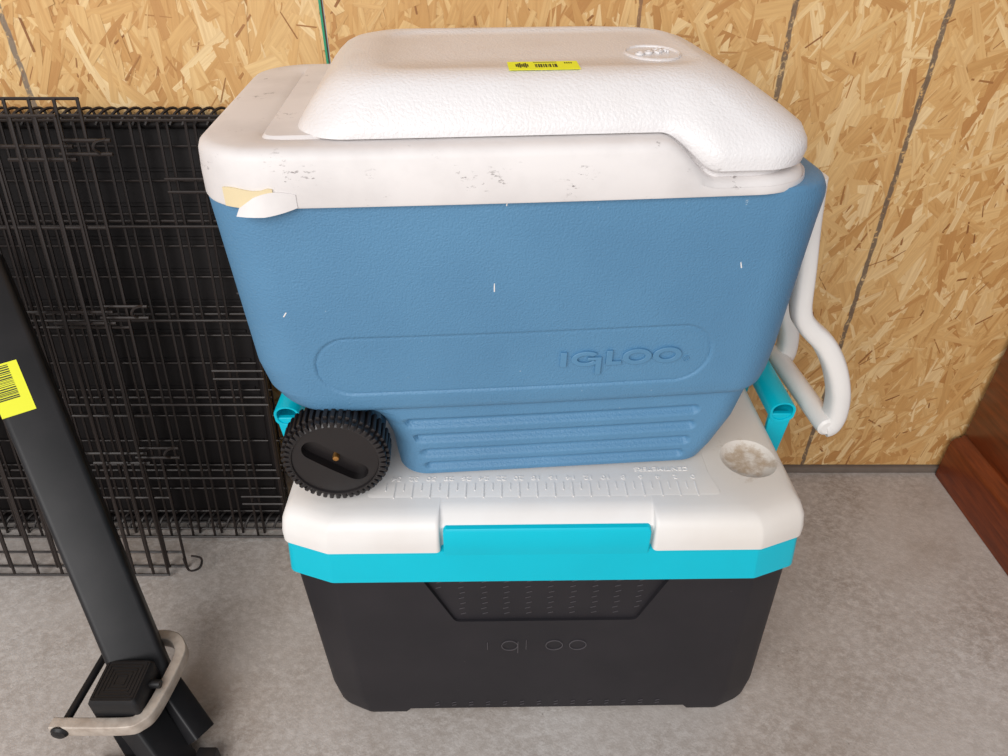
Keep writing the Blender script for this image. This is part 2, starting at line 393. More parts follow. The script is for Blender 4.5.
# small raised dashes on the recessed panel and along the base
bm = bmesh.new()
for cx in range(10):
    x = -0.135 + cx * 0.0265
    for r in range(8):
        z = 0.300 - r * 0.0098
        lo = -0.117 - (z - 0.220) * 0.43 + 0.004; hi = 0.104 + (z - 0.220) * 0.39 - 0.004
        if lo < x < hi - 0.004:
            add_box(bm, (x + 0.0015 * (r % 2), -0.1870, z), (0.0068, 0.0012, 0.0007), Matrix.Rotation(-0.35, 4, 'Y'))
for cx in range(14):
    for r in range(2): add_box(bm, (-0.15 + cx * 0.0235, -0.1840 , 0.030 - 0.006 * r), (0.006, 0.0010, 0.0007), Matrix.Rotation(-0.35, 4, 'Y'))
d_ = bm_obj('grip_dashes', bm, M['black_line'], bk, 0); tag(d_, kind='stuff')
def ring2d(cx, cz, rx, rz, wx, wz, a0=0, a1=2 * PI, n=36):
    """annulus outline pieces in the x-z plane"""
    full = abs(a1 - a0 - 2 * PI) < 1e-6
    o = []; i_ = []
    for q in range(n + (0 if full else 1)):
        a = a0 + (a1 - a0) * q / n
        o.append((cx + rx * math.cos(a), cz + rz * math.sin(a))); i_.append((cx + (rx - wx) * math.cos(a), cz + (rz - wz) * math.sin(a)))
    return o, i_, full
def add_annulus(bm, R, yfun, h):
    o, i_, full = R; n = len(o)
    def mk(p, d): return bm.verts.new((p[0], yfun(p[0], p[1]) + d, p[1]))
    A = [mk(p, 0.0006) for p in o]; B = [mk(p, -h) for p in o]; Cc = [mk(p, -h) for p in i_]; D = [mk(p, 0.0006) for p in i_]
    for q in range(n if full else n - 1):
        r = (q + 1) % n
        for a, b in ((A, B), (B, Cc), (Cc, D)): bm.faces.new((a[q], a[r], b[r], b[q]))
    if not full:
        for q in (0, n - 1): bm.faces.new((A[q], B[q], Cc[q], D[q]))
def add_poly(bm, pts, yfun, h):
    A = [bm.verts.new((x, yfun(x, z) + 0.0006, z)) for x, z in pts]; B = [bm.verts.new((x, yfun(x, z) - h, z)) for x, z in pts]
    n = len(pts); bm.faces.new(B)
    for q in range(n): bm.faces.new((A[q], A[(q + 1) % n], B[(q + 1) % n], B[q]))
def bevel_obj(o, w, seg=2):
    md = o.modifiers.new('bevel', 'BEVEL'); md.width = w; md.segments = seg; md.limit_method = 'ANGLE'; md.angle_limit = math.radians(50)
yb_ = lambda x, z: -0.1853 - (z - 0.05) * 0.0346
def logo_black(kind):
    bm = bmesh.new(); t = 0.0009
    if kind == 'i':
        add_poly(bm, [(-0.079, 0.160), (-0.0782, 0.160), (-0.0782, 0.176), (-0.079, 0.176)], yb_, 0.0008)
    elif kind == 'g':
        add_annulus(bm, ring2d(-0.0505, 0.168, 0.0105, 0.0105, t, t), yb_, 0.0008)
        add_poly(bm, [(-0.0405, 0.152), (-0.0395, 0.152), (-0.0395, 0.176), (-0.0405, 0.176)], yb_, 0.0008)
    elif kind == 'l':
        add_poly(bm, [(-0.030, 0.160), (-0.0292, 0.160), (-0.0292, 0.180), (-0.030, 0.180)], yb_, 0.0008)
    else:
        add_annulus(bm, ring2d(0.006 if kind == 'o1' else 0.036, 0.168, 0.0110, 0.0105, t, t), yb_, 0.0008)
    return bm
for kd in ('i', 'g', 'l', 'o1', 'o2'): bm_obj('logo_letter', logo_black(kd), M['black_line'], bk)
# turquoise rim with the raised latch tongue
RZ0, RZ1 = 0.304, 0.354
def rimpoly(o, nf=0.0, nz=True):
    xl, xr, yf = -0.307 - o, 0.283 + o, -0.199 - o
    return cham(xl, xr, yf, YB + o, 0.053, 0.05, 0.0195)
rim = loft_polys('rim', [(rimpoly(-0.010), 0.012, RZ0), (rimpoly(0), 0.012, RZ0 + 0.0015), (rimpoly(-0.003), 0.012, RZ1 - 0.001), (rimpoly(-0.006), 0.012, RZ1)], M['turq'], bk)
tx0, tx1 = -0.125, 0.104
tv = []
prof = [(-0.1930, 0.320), (-0.1975, 0.356), (-0.1970, 0.382), (-0.1940, 0.3865), (-0.186, 0.388), (-0.180, 0.388), (-0.180, 0.320)]
V = [(tx0 + (0.002 if q in (3, 4, 5) else 0), y, z) for q, (y, z) in enumerate(prof)] + [(tx1 - (0.002 if q in (3, 4, 5) else 0), y, z) for q, (y, z) in enumerate(prof)]
n = len(prof)
tong = mesh_obj('latch_tongue', V, [tuple(range(n)), tuple(range(2 * n - 1, n - 1, -1))] + [(q, n + q, n + (q + 1) % n, (q + 1) % n) for q in range(n)], M['turq'], bk); bevel_obj(tong, 0.002)
# white lid with notch for the tongue
def lidpoly(o, yf, notch, ni=0.0):
    xl, xr = -0.306 + o, 0.281 - o; yb2 = YB - o; cf = 0.054; cy = 0.020
    return [(xl + cf, yf), (tx0 - 0.003 - ni, yf), (tx0 - 0.003 + ni * 0, notch), (tx1 + 0.003, notch), (tx1 + 0.003 + ni, yf), (xr - cf, yf), (xr, yf + cy), (xr, yb2 - 0.05), (xr - 0.05, yb2), (xl + 0.05, yb2), (xl, yb2 - 0.05), (xl, yf + cy)]
LR = [0.012, 0.005, 0.004, 0.004, 0.005, 0.012, 0.012, 0.02, 0.02, 0.02, 0.02, 0.012]
lid = loft_polys('lid', [
    (lidpoly(0.004, -0.196, -0.186), LR, 0.3535), (lidpoly(0.0, -0.2000, -0.186), LR, 0.3555),
    (lidpoly(0.000, -0.2002, -0.187), LR, 0.368), (lidpoly(0.003, -0.1985, -0.1905), LR, 0.386), (lidpoly(0.007, -0.192, -0.180), LR, 0.3955), (lidpoly(0.012, -0.183, -0.172), LR, 0.3995), (lidpoly(0.018, -0.173, -0.1665), LR, 0.4005),
    (lidpoly(0.030, -0.160, -0.158), LR, 0.4010)], M['lid2'], bk, ang=40)
# cup holder pressed into the right end of the lid
def lathe(prof, n, m, par, name, axis='Z', c=(0, 0, 0)):
    rings = []
    for r, h in prof:
        R = []
        for q in range(n):
            a = 2 * PI * q / n
            if axis == 'Z': R.append((c[0] + r * math.cos(a), c[1] + r * math.sin(a), c[2] + h))
            elif axis == 'Y': R.append((c[0] + r * math.cos(a), c[1] + h, c[2] + r * math.sin(a)))
            else: R.append((c[0] + h, c[1] + r * math.cos(a), c[2] + r * math.sin(a)))
        rings.append(R)
    V, Fc = bridge(rings); return mesh_obj(name, V, Fc, m, par, 35)
cup = lathe([(0.018, -0.0065), (0.025, -0.0055), (0.0335, 0.0005), (0.036, 0.006)], 40, M['lid2'], bk, 'cut', 'Z', (0.234, -0.100, 0.4005))
cup2 = lathe([(0.018, -0.0065), (0.025, -0.0055), (0.0335, 0.0005), (0.036, 0.006)], 40, M['lid2'], bk, 'cut', 'Z', (-0.250, -0.100, 0.4005))
boolean(lid, [cup, cup2])
# raised ruler field on the lid
rp = [(-0.214, -0.1655), (0.190, -0.1655), (0.182, -0.13), (0.182, 0.16), (-0.206, 0.16), (-0.206, -0.13)]
loft_polys('ruler_field', [(rp, 0.006, 0.3990), ([(x * 0.985, y * 0.96) for x, y in rp], 0.006, 0.4014)], M['lid2'], bk, 3)
tm = None; tsm = None
ZR = 0.4012
for q in range(0, 41):
    x = 0.160 - q * 0.01
    if x < -0.196: break
    lng = q % 2 == 0
    if lng:
        tm = box('ruler_tick', (0, 0, 0), (0.0011, 0.022, 0.0022), M['lid2'], bk) if tm is None else copy_obj(tm, bk); o = tm; o.location = (x, -0.1500, ZR)
        text('ruler_numeral', str(q), 0.0092, 0.0009, M['lid2'], bk, (x, -0.1305, ZR), (0, 0, PI), 0, 1.3)
    else:
        tsm = box('ruler_tick', (0, 0, 0), (0.0009, 0.011, 0.0022), M['lid2'], bk) if tsm is None else copy_obj(tsm, bk); o = tsm; o.location = (x, -0.1445, ZR)
text('ruler_lettering', 'CENTIMETERS', 0.0088, 0.0009, M['lid2'], bk, (0.126, -0.1175, ZR), (0, 0, PI), 0, 1.15)
# turquoise swing handles at both ends
def side_handle(sgn, x, y0, y1, z):
    # grip with an open D shaped end, plus two flat arms
    path = [(x, y0, z), (x, y1, z)]
    sec = []
    for q in range(20):
        a = 2 * PI * q / 20; sec.append((0.0165 * math.cos(a), 0.013 * math.sin(a) - (0.006 if abs(math.cos(a)) < 2 and math.sin(a) < -0.3 else 0)))
    def ring(y, s): return [(x + a * s, y, z + b * s) for a, b in sec]
    V, Fc = bridge([ring(y0 + 0.06, 0.70), ring(y0 + 0.0005, 0.78), ring(y0, 0.82), ring(y0, 0.97), ring(y0 + 0.001, 1.0), ring(y1 - 0.001, 1.0), ring(y1, 0.97)])
    h = mesh_obj('handle_grip', V, Fc, M['turq'], bk, 40)
    for yy, nm in ((y0 + 0.006, 0), (y1 - 0.006, 1)):
        xb = x - sgn * 0.004
        P = [(x - 0.0145, z - 0.006), (x + 0.0145, z - 0.006), (xb + 0.011, 0.330), (xb - 0.011, 0.330)]
        a = [(px, yy - 0.004, pz) for px, pz in P] + [(px, yy + 0.004, pz) for px, pz in P]
        o = mesh_obj('handle_arm', a, [(0, 1, 2, 3), (7, 6, 5, 4), (0, 4, 5, 1), (1, 5, 6, 2), (2, 6, 7, 3), (3, 7, 4, 0)], M['turq'], bk); bevel_obj(o, 0.0015)
    lathe([(0.012, -0.012), (0.013, 0.012)], 16, M['turq'], bk, 'handle_pivot', 'X', (x - sgn * 0.010, (y0 + y1) / 2, 0.335))
side_handle(1, 0.3005, -0.020, 0.125, 0.409)
side_handle(-1, -0.330, -0.020, 0.125, 0.409)

# ------------------------------------------------------------------ blue wheeled cooler
bl = thing('cooler', 'blue wheeled cooler with scuffed white lid stacked on top of the other cooler', 'cooler', (0.02, 0.76, 0.4035), (0, 0, math.radians(4.5)))
def interp(tab, z):
    if z <= tab[0][0]: return tab[0][1]
    for (a, va), (b, vb) in zip(tab, tab[1:]):
        if z <= b: t = (z - a) / (b - a); return va + (vb - va) * t
    return tab[-1][1]
XL = [(0.0, -0.147), (0.004, -0.152), (0.05, -0.157), (0.080, -0.168), (0.094, -0.181), (0.102, -0.196), (0.1055, -0.215), (0.107, -0.243), (0.111, -0.259), (0.119, -0.270), (0.132, -0.279), (0.16, -0.285), (0.3415, -0.292)]
XR = [(0.0, 0.202), (0.004, 0.209), (0.024, 0.220), (0.06, 0.237), (0.104, 0.248), (0.106, 0.249), (0.112, 0.256), (0.126, 0.262), (0.16, 0.265), (0.30, 0.270), (0.322, 0.2715), (0.332, 0.270), (0.3385, 0.265), (0.3415, 0.258)]
YF = [(0.0, -0.146), (0.004, -0.151), (0.02, -0.153), (0.104, -0.1545), (0.106, -0.1555), (0.1085, -0.161), (0.1135, -0.164), (0.125, -0.166), (0.3415, -0.182)]
YBK = [(0.0, 0.105), (0.1, 0.118), (0.12, 0.125), (0.3415, 0.137)]
RR = [(0.0, 0.035), (0.104, 0.04), (0.125, 0.05), (0.3415, 0.058)]
def capsule(x, z, x0, x1, zc, r):
    dx = max(x0 + r - x, 0, x - (x1 - r)); return math.hypot(dx, z - zc) - r
def yfront(x, z): return interp(YF, z) - 0.004 * max(0, 1 - ((x + 0.01) / 0.26) ** 2) * sstep(0, 0.1, z)
GROOVES = [(-0.141, 0.185, 0.082), (-0.133, 0.184, 0.0595), (-0.126, 0.181, 0.037), (-0.123, 0.177, 0.0165)]
def disp(x, z):
    d = 0.0
    if z < 0.103:
        for x0, x1, zc in GROOVES:
            s = capsule(x, z, x0, x1, zc, 0.0074); d = max(d, 0.0062 * (1 - sstep(-0.0066, 0.0006, s)))
    elif 0.12 < z < 0.225:
        s = capsule(x, z, -0.218, 0.177, 0.1675, 0.0345)
        d = 0.0012 * (1 - sstep(-0.0012, 0.0012, s)) + 0.0010 * math.exp(-(s / 0.0012) ** 2)
    return d
zs = [0.0, 0.002, 0.004]; z = 0.0055
while z < 0.101: zs.append(z); z += 0.0014
zs += [0.1025, 0.104, 0.1052, 0.106, 0.107, 0.1085, 0.111, 0.1135, 0.117, 0.121, 0.125, 0.128]; z = 0.1295
while z < 0.214: zs.append(z); z += 0.0013
while z < 0.334: zs.append(z); z += 0.006
zs += [0.336, 0.3385, 0.3415]
rings = []
for z in zs:
    xl, xr, yf, ybk, r = (interp(t, z) for t in (XL, XR, YF, YBK, RR))
    R = []
    for x, y in rrect_dense(xl, xr, yf, ybk, r, nf=300, nc=14):
        w = sstep(yf + r, yf, y)          # front bow and relief only on the front face
        if w > 0: y += -0.004 * max(0, 1 - ((x + 0.01) / 0.26) ** 2) * sstep(0, 0.1, z) * w + (disp(x, z) if y < yf + 0.0005 else 0)
        R.append((x, y, z))
    rings.append(R)
V, Fc = bridge(rings); body2 = mesh_obj('body', V, Fc, M['blue'], bl, 40)
# embossed maker's letters on the front panel
yl = lambda x, z: yfront(x, z) + 0.0011
def letter(kind):
    bm = bmesh.new(); h = 0.0028
    if kind == 'I': add_poly(bm, [(0.0225, 0.1585), (0.0290, 0.1585), (0.0290, 0.1765), (0.0225, 0.1765)], yl, h)
    if kind == 'G':
        add_annulus(bm, ring2d(0.0485, 0.1675, 0.0150, 0.0092, 0.0062, 0.0046, math.radians(40), math.radians(330), 30), yl, h)
        add_poly(bm, [(0.0585, 0.1470), (0.0645, 0.1470), (0.0645, 0.1690), (0.0500, 0.1690), (0.0500, 0.1655), (0.0585, 0.1655)], yl, h)
    if kind == 'L': add_poly(bm, [(0.0690, 0.1585), (0.0850, 0.1585), (0.0850, 0.1630), (0.0752, 0.1630), (0.0752, 0.1765), (0.0690, 0.1765)], yl, h)
    if kind in ('O1', 'O2'): add_annulus(bm, ring2d(0.1005 if kind == 'O1' else 0.1315, 0.1675, 0.0150, 0.0096, 0.0066, 0.0046), yl, h)
    if kind == 'R':
        add_annulus(bm, ring2d(0.1525, 0.1605, 0.0036, 0.0036, 0.0008, 0.0008, n=20), yl, 0.0008)
        add_poly(bm, [(0.1514, 0.1590), (0.1521, 0.1590), (0.1521, 0.1622), (0.1514, 0.1622)], yl, 0.0008)
        add_annulus(bm, ring2d(0.1526, 0.1613, 0.0011, 0.0010, 0.0005, 0.0005, n=12), yl, 0.0008)
    return bm
for kd in ('I', 'G', 'L', 'O1', 'O2', 'R'):
    o = bm_obj('logo_letter', letter(kd), M['blue_smooth'], bl); bevel_obj(o, 0.0005, 2)
for (x, z, l, a) in ((-0.032, 0.337, 0.005, 0.2), (-0.043, 0.255, 0.010, 0.0), (0.186, 0.268, 0.007, -0.3), (-0.236, 0.232, 0.006, 0.6)):
    box('paint_chip', (x, yfront(x, z) + 0.0002, z), (0.0012, 0.0010, l), M['white'], bl, Matrix.Rotation(a, 4, 'Y'), 0.0003, 1)
# white rim; its front edge drops towards the lid's nose
def ztop(x): return 0.386 - 0.034 * sstep(0.098, 0.148, x)
RB = (-0.291, 0.244, -0.187, 0.142, 0.06)
def rim_ring(off, zf, zlow=None, **kw):
    xl, xr, yf, yb2, r = RB
    P = rrect_dense(xl + (off if off < 0.02 else off * 1.72), xr - off, yf + off, yb2 - off, max(0.012, r - off), nf=140, nc=14, ns=14, nb=60)
    out = []
    for x, y in P:
        y -= 0.004 * max(0, 1 - ((x + 0.01) / 0.26) ** 2) * sstep(-0.1, -0.187, y)
        out.append((x, y, zf(x)))
    return out
rr = [rim_ring(0.006, lambda x: 0.339), rim_ring(0.0, lambda x: 0.339), rim_ring(-0.0008, lambda x: 0.341), rim_ring(0.0, lambda x: 0.341 + (ztop(x) - 0.341) * 0.45),
      rim_ring(0.0015, lambda x: ztop(x) - 0.009), rim_ring(0.0035, lambda x: ztop(x) - 0.004), rim_ring(0.0075, lambda x: ztop(x) - 0.001), rim_ring(0.012, lambda x: ztop(x)),
      rim_ring(0.028, lambda x: ztop(x) + 0.0004), rim_ring(0.033, lambda x: ztop(x) - 0.002), rim_ring(0.036, lambda x: ztop(x) - 0.006), rim_ring(0.06, lambda x: min(0.376, ztop(x)) - 0.003)]
V, Fc = bridge(rr); rim2 = mesh_obj('rim', V, Fc, M['rim_white'], bl, 40)
# broken corner of the rim: cream foam behind a bent flap
pts = rim_ring(0.0, lambda x: 0)
n_ = len(pts); corner = [pts[i] for i in range(n_ - 9, n_)] + [pts[i] for i in range(0, 10)]
def strip(name, seq, off0, off1, z0f, z1f, m, thick):
    V = []; Fc = []; n = len(seq)
    cx, cy = -0.228, -0.127
    for i, (x, y, _) in enumerate(seq):
        t = i / (n - 1); d = Vector((x - cx, y - cy, 0)).normalized() if x < cx else Vector((0, -1, 0))
        for o, zf in ((off0(t), z0f(t)), (off1(t), z1f(t))):
            for s in (0, -thick): p = Vector((x, y, 0)) + d * (o + s); V.append((p.x, p.y, zf))
    for i in range(n - 1):
        a, b = i * 4, i * 4 + 4
        Fc += [(a, b, b + 2, a + 2), (a + 1, a + 3, b + 3, b + 1), (a, a + 1, b + 1, b), (a + 2, b + 2, b + 3, a + 3)]
    Fc += [(0, 2, 3, 1), (4 * n - 4, 4 * n - 3, 4 * n - 1, 4 * n - 2)]
    return mesh_obj(name, V, Fc, m, bl, 40)
o = strip('foam_core', corner[4:13], lambda t: 0.0022, lambda t: 0.0018, lambda t: 0.3400, lambda t: 0.3555 + 0.001 * math.sin(t * 9), M['foam'], 0.004); tag(o, 'cream foam showing in the cracked rim corner')
o = strip('broken_flap', corner[6:], lambda t: 0.0085 - 0.007 * t, lambda t: 0.0030 - 0.0018 * t, lambda t: 0.3340 + 0.006 * t * t + 0.004 * max(0, 0.25 - t), lambda t: 0.3490 - 0.009 * max(0, 0.2 - t) / 0.2 + 0.0035 * math.sin(t * PI) + 0.002 * t, M['rim_white'], 0.003)
# lid: hinge plate, crown with nose
hp = [(-0.232, -0.158), (0.12, -0.158), (0.12, 0.112), (-0.232, 0.112)]
loft_polys('hinge_plate', [(hp, 0.01, 0.372), (hp, 0.01, 0.3865), ([(x + (0.002 if x < 0 else -0.002), y * 0.985) for x, y in hp], 0.01, 0.3885)], M['rim_white'], bl, 4)
# (xl, xr, yf, yb, r, z, drop, push)
CR = [(-0.203, 0.222, -0.163, 0.116, 0.045, 0.380, 0.036, 0.012),
      (-0.205, 0.224, -0.164, 0.118, 0.045, 0.3865, 0.031, 0.014),
      (-0.206, 0.228, -0.166, 0.119, 0.045, 0.3868, 0.0295, 0.017),
      (-0.207, 0.234, -0.167, 0.120, 0.047, 0.3875, 0.0280, 0.019),
      (-0.205, 0.2365, -0.167, 0.119, 0.048, 0.3915, 0.0225, 0.0195),
      (-0.201, 0.2355, -0.165, 0.117, 0.048, 0.397, 0.0205, 0.0195),
      (-0.194, 0.232, -0.159, 0.111, 0.048, 0.4065, 0.0210, 0.018),
      (-0.186, 0.218, -0.153, 0.104, 0.048, 0.4155, 0.020, 0.014),
      (-0.178, 0.200, -0.146, 0.097, 0.047, 0.4225, 0.0155, 0.010),
      (-0.170, 0.184, -0.139, 0.090, 0.046, 0.4268, 0.010, 0.006),
      (-0.161, 0.169, -0.132, 0.083, 0.045, 0.4290, 0.005, 0.002),
      (-0.150, 0.156, -0.123, 0.074, 0.040, 0.4300, 0.002, 0),
      (-0.136, 0.150, -0.112, 0.065, 0.032, 0.4300, 0.0005, 0),
      (-0.132, 0.146, -0.108, 0.061, 0.030, 0.4282, 0, 0),
      (-0.100, 0.11, -0.07, 0.04, 0.02, 0.4285, 0, 0)]
rings = []
for xl, xr, yf, yb2, r, z, dr, pu in CR:
    R = []
    for x, y in rrect_dense(xl, xr, yf, yb2, r, nf=110, nc=12, ns=12, nb=60):
        g_ = sstep(0.3865, 0.4265, z); s = sstep(0.098 - 0.02 * g_, 0.148 + 0.025 * g_, x); sp_ = sstep(0.096, 0.150, x)
        yy = y - pu * sp_ * sstep(-0.02, -0.14, y) + pu * 0.6 * sp_ * sstep(0.0, 0.1, y)
        rings_z = z - dr * s
        R.append((x, yy, rings_z))
    rings.append(R)
V, Fc = bridge(rings); crown = mesh_obj('lid', V, Fc, M['lid_white'], bl, 50)
# oval badge on the lid
bg_ = lathe([(0.030, -0.004), (0.0305, 0.0012), (0.029, 0.0020), (0.0275, 0.0012), (0.027, 0.0)], 36, M['lid_white'], bl, 'badge_ring', 'Z', (0, 0, 0))
bg_.location = (0.112, -0.062, 0.4280); bg_.scale = (0.85, 1.1, 1)
text('badge_lettering', 'igloo', 0.019, 0.0010, M['lid_white'], bl, (0.112, -0.062, 0.4296), (0, 0, PI + 0.5), 0.2, 1.0)
# wheels on one axle
def wheel(y, s):
    """s=-1: outer face towards -y"""
    e = bpy.data.objects.new('wheel', None)
    c = (-0.213, y, 0.0575); R0 = 0.0530
    w = lathe([(0.010, 0.034 * -s), (0.044, 0.034 * -s), (R0, 0.031 * -s), (R0, 0.007 * -s), (0.0500, 0.002 * -s), (0.0470, 0.0), (0.0455, 0.0003 * -s), (0.0448, 0.0022 * -s), (0.012, 0.0005 * -s)], 72, M['wheel'], bl, 'wheel', 'Y', c)
    # slot across the face
    a = math.radians(-37)
    P = [];
    for q in range(13): t = -PI / 2 + PI * q / 12; P.append((0.0265 + 0.0118 * math.cos(t), 0.0118 * math.sin(t)))
    for q in range(13): t = PI / 2 + PI * q / 12; P.append((-0.0265 + 0.0118 * math.cos(t), 0.0118 * math.sin(t)))
    P = [(c[0] + x * math.cos(a) - z * math.sin(a), c[2] + x * math.sin(a) + z * math.cos(a)) for x, z in P]
    V, Fc = prism(P, y - 0.02, y + 0.012) if s < 0 else prism(P, y - 0.012, y + 0.02)
    boolean(w, [mesh_obj('cut', V, Fc, M['hole'], bl, ang=0)])
    # tread lugs
    bm = bmesh.new(); n = 46
    for q in range(n):
        t = 2 * PI * q / n
        rot = Matrix.Rotation(-t, 4, 'Y')
        add_box(bm, (c[0] + (R0 + 0.0008) * math.cos(t), y + 0.0195 * -s, c[2] + (R0 + 0.0008) * math.sin(t)), (0.0068, 0.027, 0.0046), rot, 0.0012, 2)
        add_box(bm, (c[0] + (R0 - 0.0032) * math.cos(t), y + 0.0035 * -s, c[2] + (R0 - 0.0032) * math.sin(t)), (0.0078, 0.0080, 0.0048), rot, 0.0014, 2)
    tr_ = bm_obj('tread', bm, M['wheel'], w)
    if s < 0:
        sc_ = lathe([(0.0035, 0.014), (0.0038, 0.0065), (0.003, 0.005), (0.0008, 0.0045)], 14, M['brass'], w, 'axle_screw', 'Y', c)
    return w
wheel(-0.184, -1); wheel(0.139, 1)
lathe([(0.006, -0.16), (0.006, 0.12)], 14, M['wheel'], bl, 'axle', 'Y', (-0.213, 0, 0.0575))
# wheel arch block that carries the axle
box('axle_housing', (-0.195, -0.012, 0.072), (0.060, 0.24, 0.062), M['blue_smooth'], bl, None, 0.006)
# white swing handle hanging from the right end
def handle_arm(y):
    P = smooth_path([(0.284, y, 0.318), (0.290, y, 0.27), (0.299, y, 0.215), (0.307, y, 0.165), (0.320, y, 0.143), (0.346, y, 0.118), (0.368, y, 0.085), (0.384, y, 0.046), (0.389, y, 0.014), (0.386, y, -0.004), (0.379, y, -0.008)], 5)
    n = len(P); wd = []; th = []
    for i, p in enumerate(P):
        t = sstep(0.17, 0.11, p.z) if p.x < 0.35 or p.z > 0.08 else 1.0
        wd.append(0.014 + 0.001 * t); th.append(0.0105 + 0.0020 * t)
    rings = []
    for i, p in enumerate(P):
        d = (P[min(i + 1, n - 1)] - P[max(i - 1, 0)]).normalized(); yx = Vector((0, 1, 0)); nn = d.cross(yx).normalized()
        R = []
        for q in range(16):
            a = 2 * PI * q / 16; ca, sa = math.cos(a), math.sin(a)
            f = lambda u: math.copysign(abs(u) ** 0.6, u)
            R.append(tuple(p + yx * wd[i] * f(ca) + nn * th[i] * f(sa)))
        rings.append(R)
    V, Fc = bridge(rings); return mesh_obj('handle_arm', V, Fc, M['white'], bl, 50)
handle_arm(-0.088); handle_arm(0.062)
lathe([(0.009, -0.1015), (0.0125, -0.099), (0.0135, -0.09), (0.0135, 0.065), (0.0125, 0.073), (0.009, 0.0755)], 20, M['white'], bl, 'handle_grip', 'Y', (0.3785, 0, -0.002))
for y in (-0.088, 0.062):
    lathe([(0.007, -0.02), (0.007, 0.010), (0.010, 0.010), (0.009, 0.014)], 14, M['white'], bl, 'handle_pivot', 'X', (0.280, y, 0.303))
    lathe([(0.0016, 0.0), (0.0012, 0.0016)], 10, M['white'], bl, 'handle_pip', 'X', (0.3095, y, 0.178))

# yellow tag stuck on the lid
tg = thing('price_sticker', 'small yellow barcode sticker on the white lid of the blue cooler', 'sticker', (0, 0, 0))
tg.location = bl.matrix_basis @ Vector((0.004, -0.1190, 0.4309)); tg.rotation_euler = (math.radians(4), 0, math.radians(4.5))
box('sticker_paper', (0, 0, 0.0002), (0.060, 0.023, 0.0004), M['yellow'], tg)
bm = bmesh.new()
R_ = random.Random(3)
for q in range(7): add_box(bm, (-0.023 + q * 0.0016, 0.0005, 0.0005), (0.0012, 0.007 + 0.003 * (q % 3), 0.0002))
x = -0.007
while x < 0.012:
    w = R_.choice((0.0005, 0.0009, 0.0014)); add_box(bm, (x, -0.001, 0.0005), (w, 0.009, 0.0002)); x += w + R_.choice((0.0006, 0.0011))
for q in range(4): add_box(bm, (0.019 + q * 0.0018, 0.006, 0.0005), (0.0011, 0.003, 0.0002))
add_box(bm, (0.002, 0.0085, 0.0005), (0.02, 0.0008, 0.0002))
bm_obj('barcode_print', bm, M['ink'], tg, 0)

# ------------------------------------------------------------------ folded wire crates leaning on the wall
LEAN = math.radians(-10.5)
def wire(name, p0, p1, par, r=0.0021):
    return tube(name, [p0, p1], r, M['wire'], par, 6)
ct = thing('dog_crate', 'large folded black wire dog crate with plastic tray leaning against strand board wall', 'dog crate', (-0.382, 0.872, 0.003), (LEAN, 0, 0))
CW, CH = 1.06, 0.705
# plastic tray turned upright between the wire panels
bm = bmesh.new()
add_box(bm, (-CW / 2, 0.034, CH / 2 + 0.004), (CW - 0.02, 0.006, CH - 0.035), None, 0.002, 1)
tray = bm_obj('tray', bm, M['tray'], ct)
for z in (0.022, CH - 0.012): tube('tray_lip', [(-CW + 0.02, 0.026, z), (-0.012, 0.026, z)], 0.0085, M['tray'], ct, 10, 0.006)
for x in (-0.014, -CW + 0.018): tube('tray_lip', [(x, 0.026, 0.022), (x, 0.026, CH - 0.012)], 0.0085, M['tray'], ct, 10)
for q in range(1, 13): box('tray_ridge', (-CW / 2, 0.0305, 0.03 + q * 0.05), (CW - 0.06, 0.003, 0.006), M['tray'], ct, None, 0.001, 1)
HZ = [0.0025, 0.125, 0.265, 0.410, 0.555, CH - 0.004]
xs = [-0.004]; x = -0.056
while x > -CW + 0.01: xs.append(x); x -= 0.0385
xs.append(-CW + 0.004)
vw = None
for i, x in enumerate(xs):
    for (y, dx) in ((0.0, 0.0), (0.011, 0.0075)):
        if vw is None: vw = wire('upright_wire', (0, 0, 0.0), (0, 0, CH - 0.002), ct); o = vw
        else: o = copy_obj(vw, ct)
        o.location = (x + (dx if 0 < i < len(xs) - 1 else 0), y, 0)
hw = None
for z in HZ:
    for y in (-0.004, 0.015):
        o = wire('cross_wire', (-CW, 0, 0), (0, 0, 0), ct) if hw is None else copy_obj(hw, ct)
        hw = hw or o; o.location = (0, y, z + (0.0 if y < 0 else 0.004))
hw2 = None
for q in range(14):
    o = wire('cross_wire', (-CW, 0, 0), (0, 0, 0), ct, 0.0015) if hw2 is None else copy_obj(hw2, ct)
    hw2 = hw2 or o; o.location = (0, 0.021, 0.04 + q * 0.048)
# bent wire ends along the top and bottom edges
bend = None
for q in range(60):
    x = -0.010 - q * 0.0172
    for z, f in ((CH - 0.004, 1), (0.006, -1)):
        if bend is None:
            bend = tube('bent_wire_end', smooth_path([(-0.004, 0.012, -0.008), (0.002, 0.018, 0.006), (0.010, 0.030, 0.013), (0.017, 0.037, 0.010), (0.018, 0.038, -0.006)], 3), 0.0021, M['wire'], ct, 5); o = bend
        else: o = copy_obj(bend, ct)
        o.location = (x, 0, z if f > 0 else z + 0.012)
for x0, x1, z in ((-0.095, -0.004, 0.623), (-0.094, -0.004, 0.605), (-0.08, 0.0, 0.327), (-0.08, 0.0, 0.313), (-0.07, 0.0, 0.09), (-0.07, 0.0, 0.075), (-0.02, -0.005, 0.455)):
    wire('latch_rod', (x0, -0.008, z), (x1, -0.008, z), ct)
# back panel
for q in range(0, 27):
    o = copy_obj(vw, ct, (-0.008 - q * 0.0385, 0.041, 0))
for z in (0.004, 0.18, 0.36, 0.54, CH - 0.004): copy_obj(hw, ct, (0, 0.0365, z))

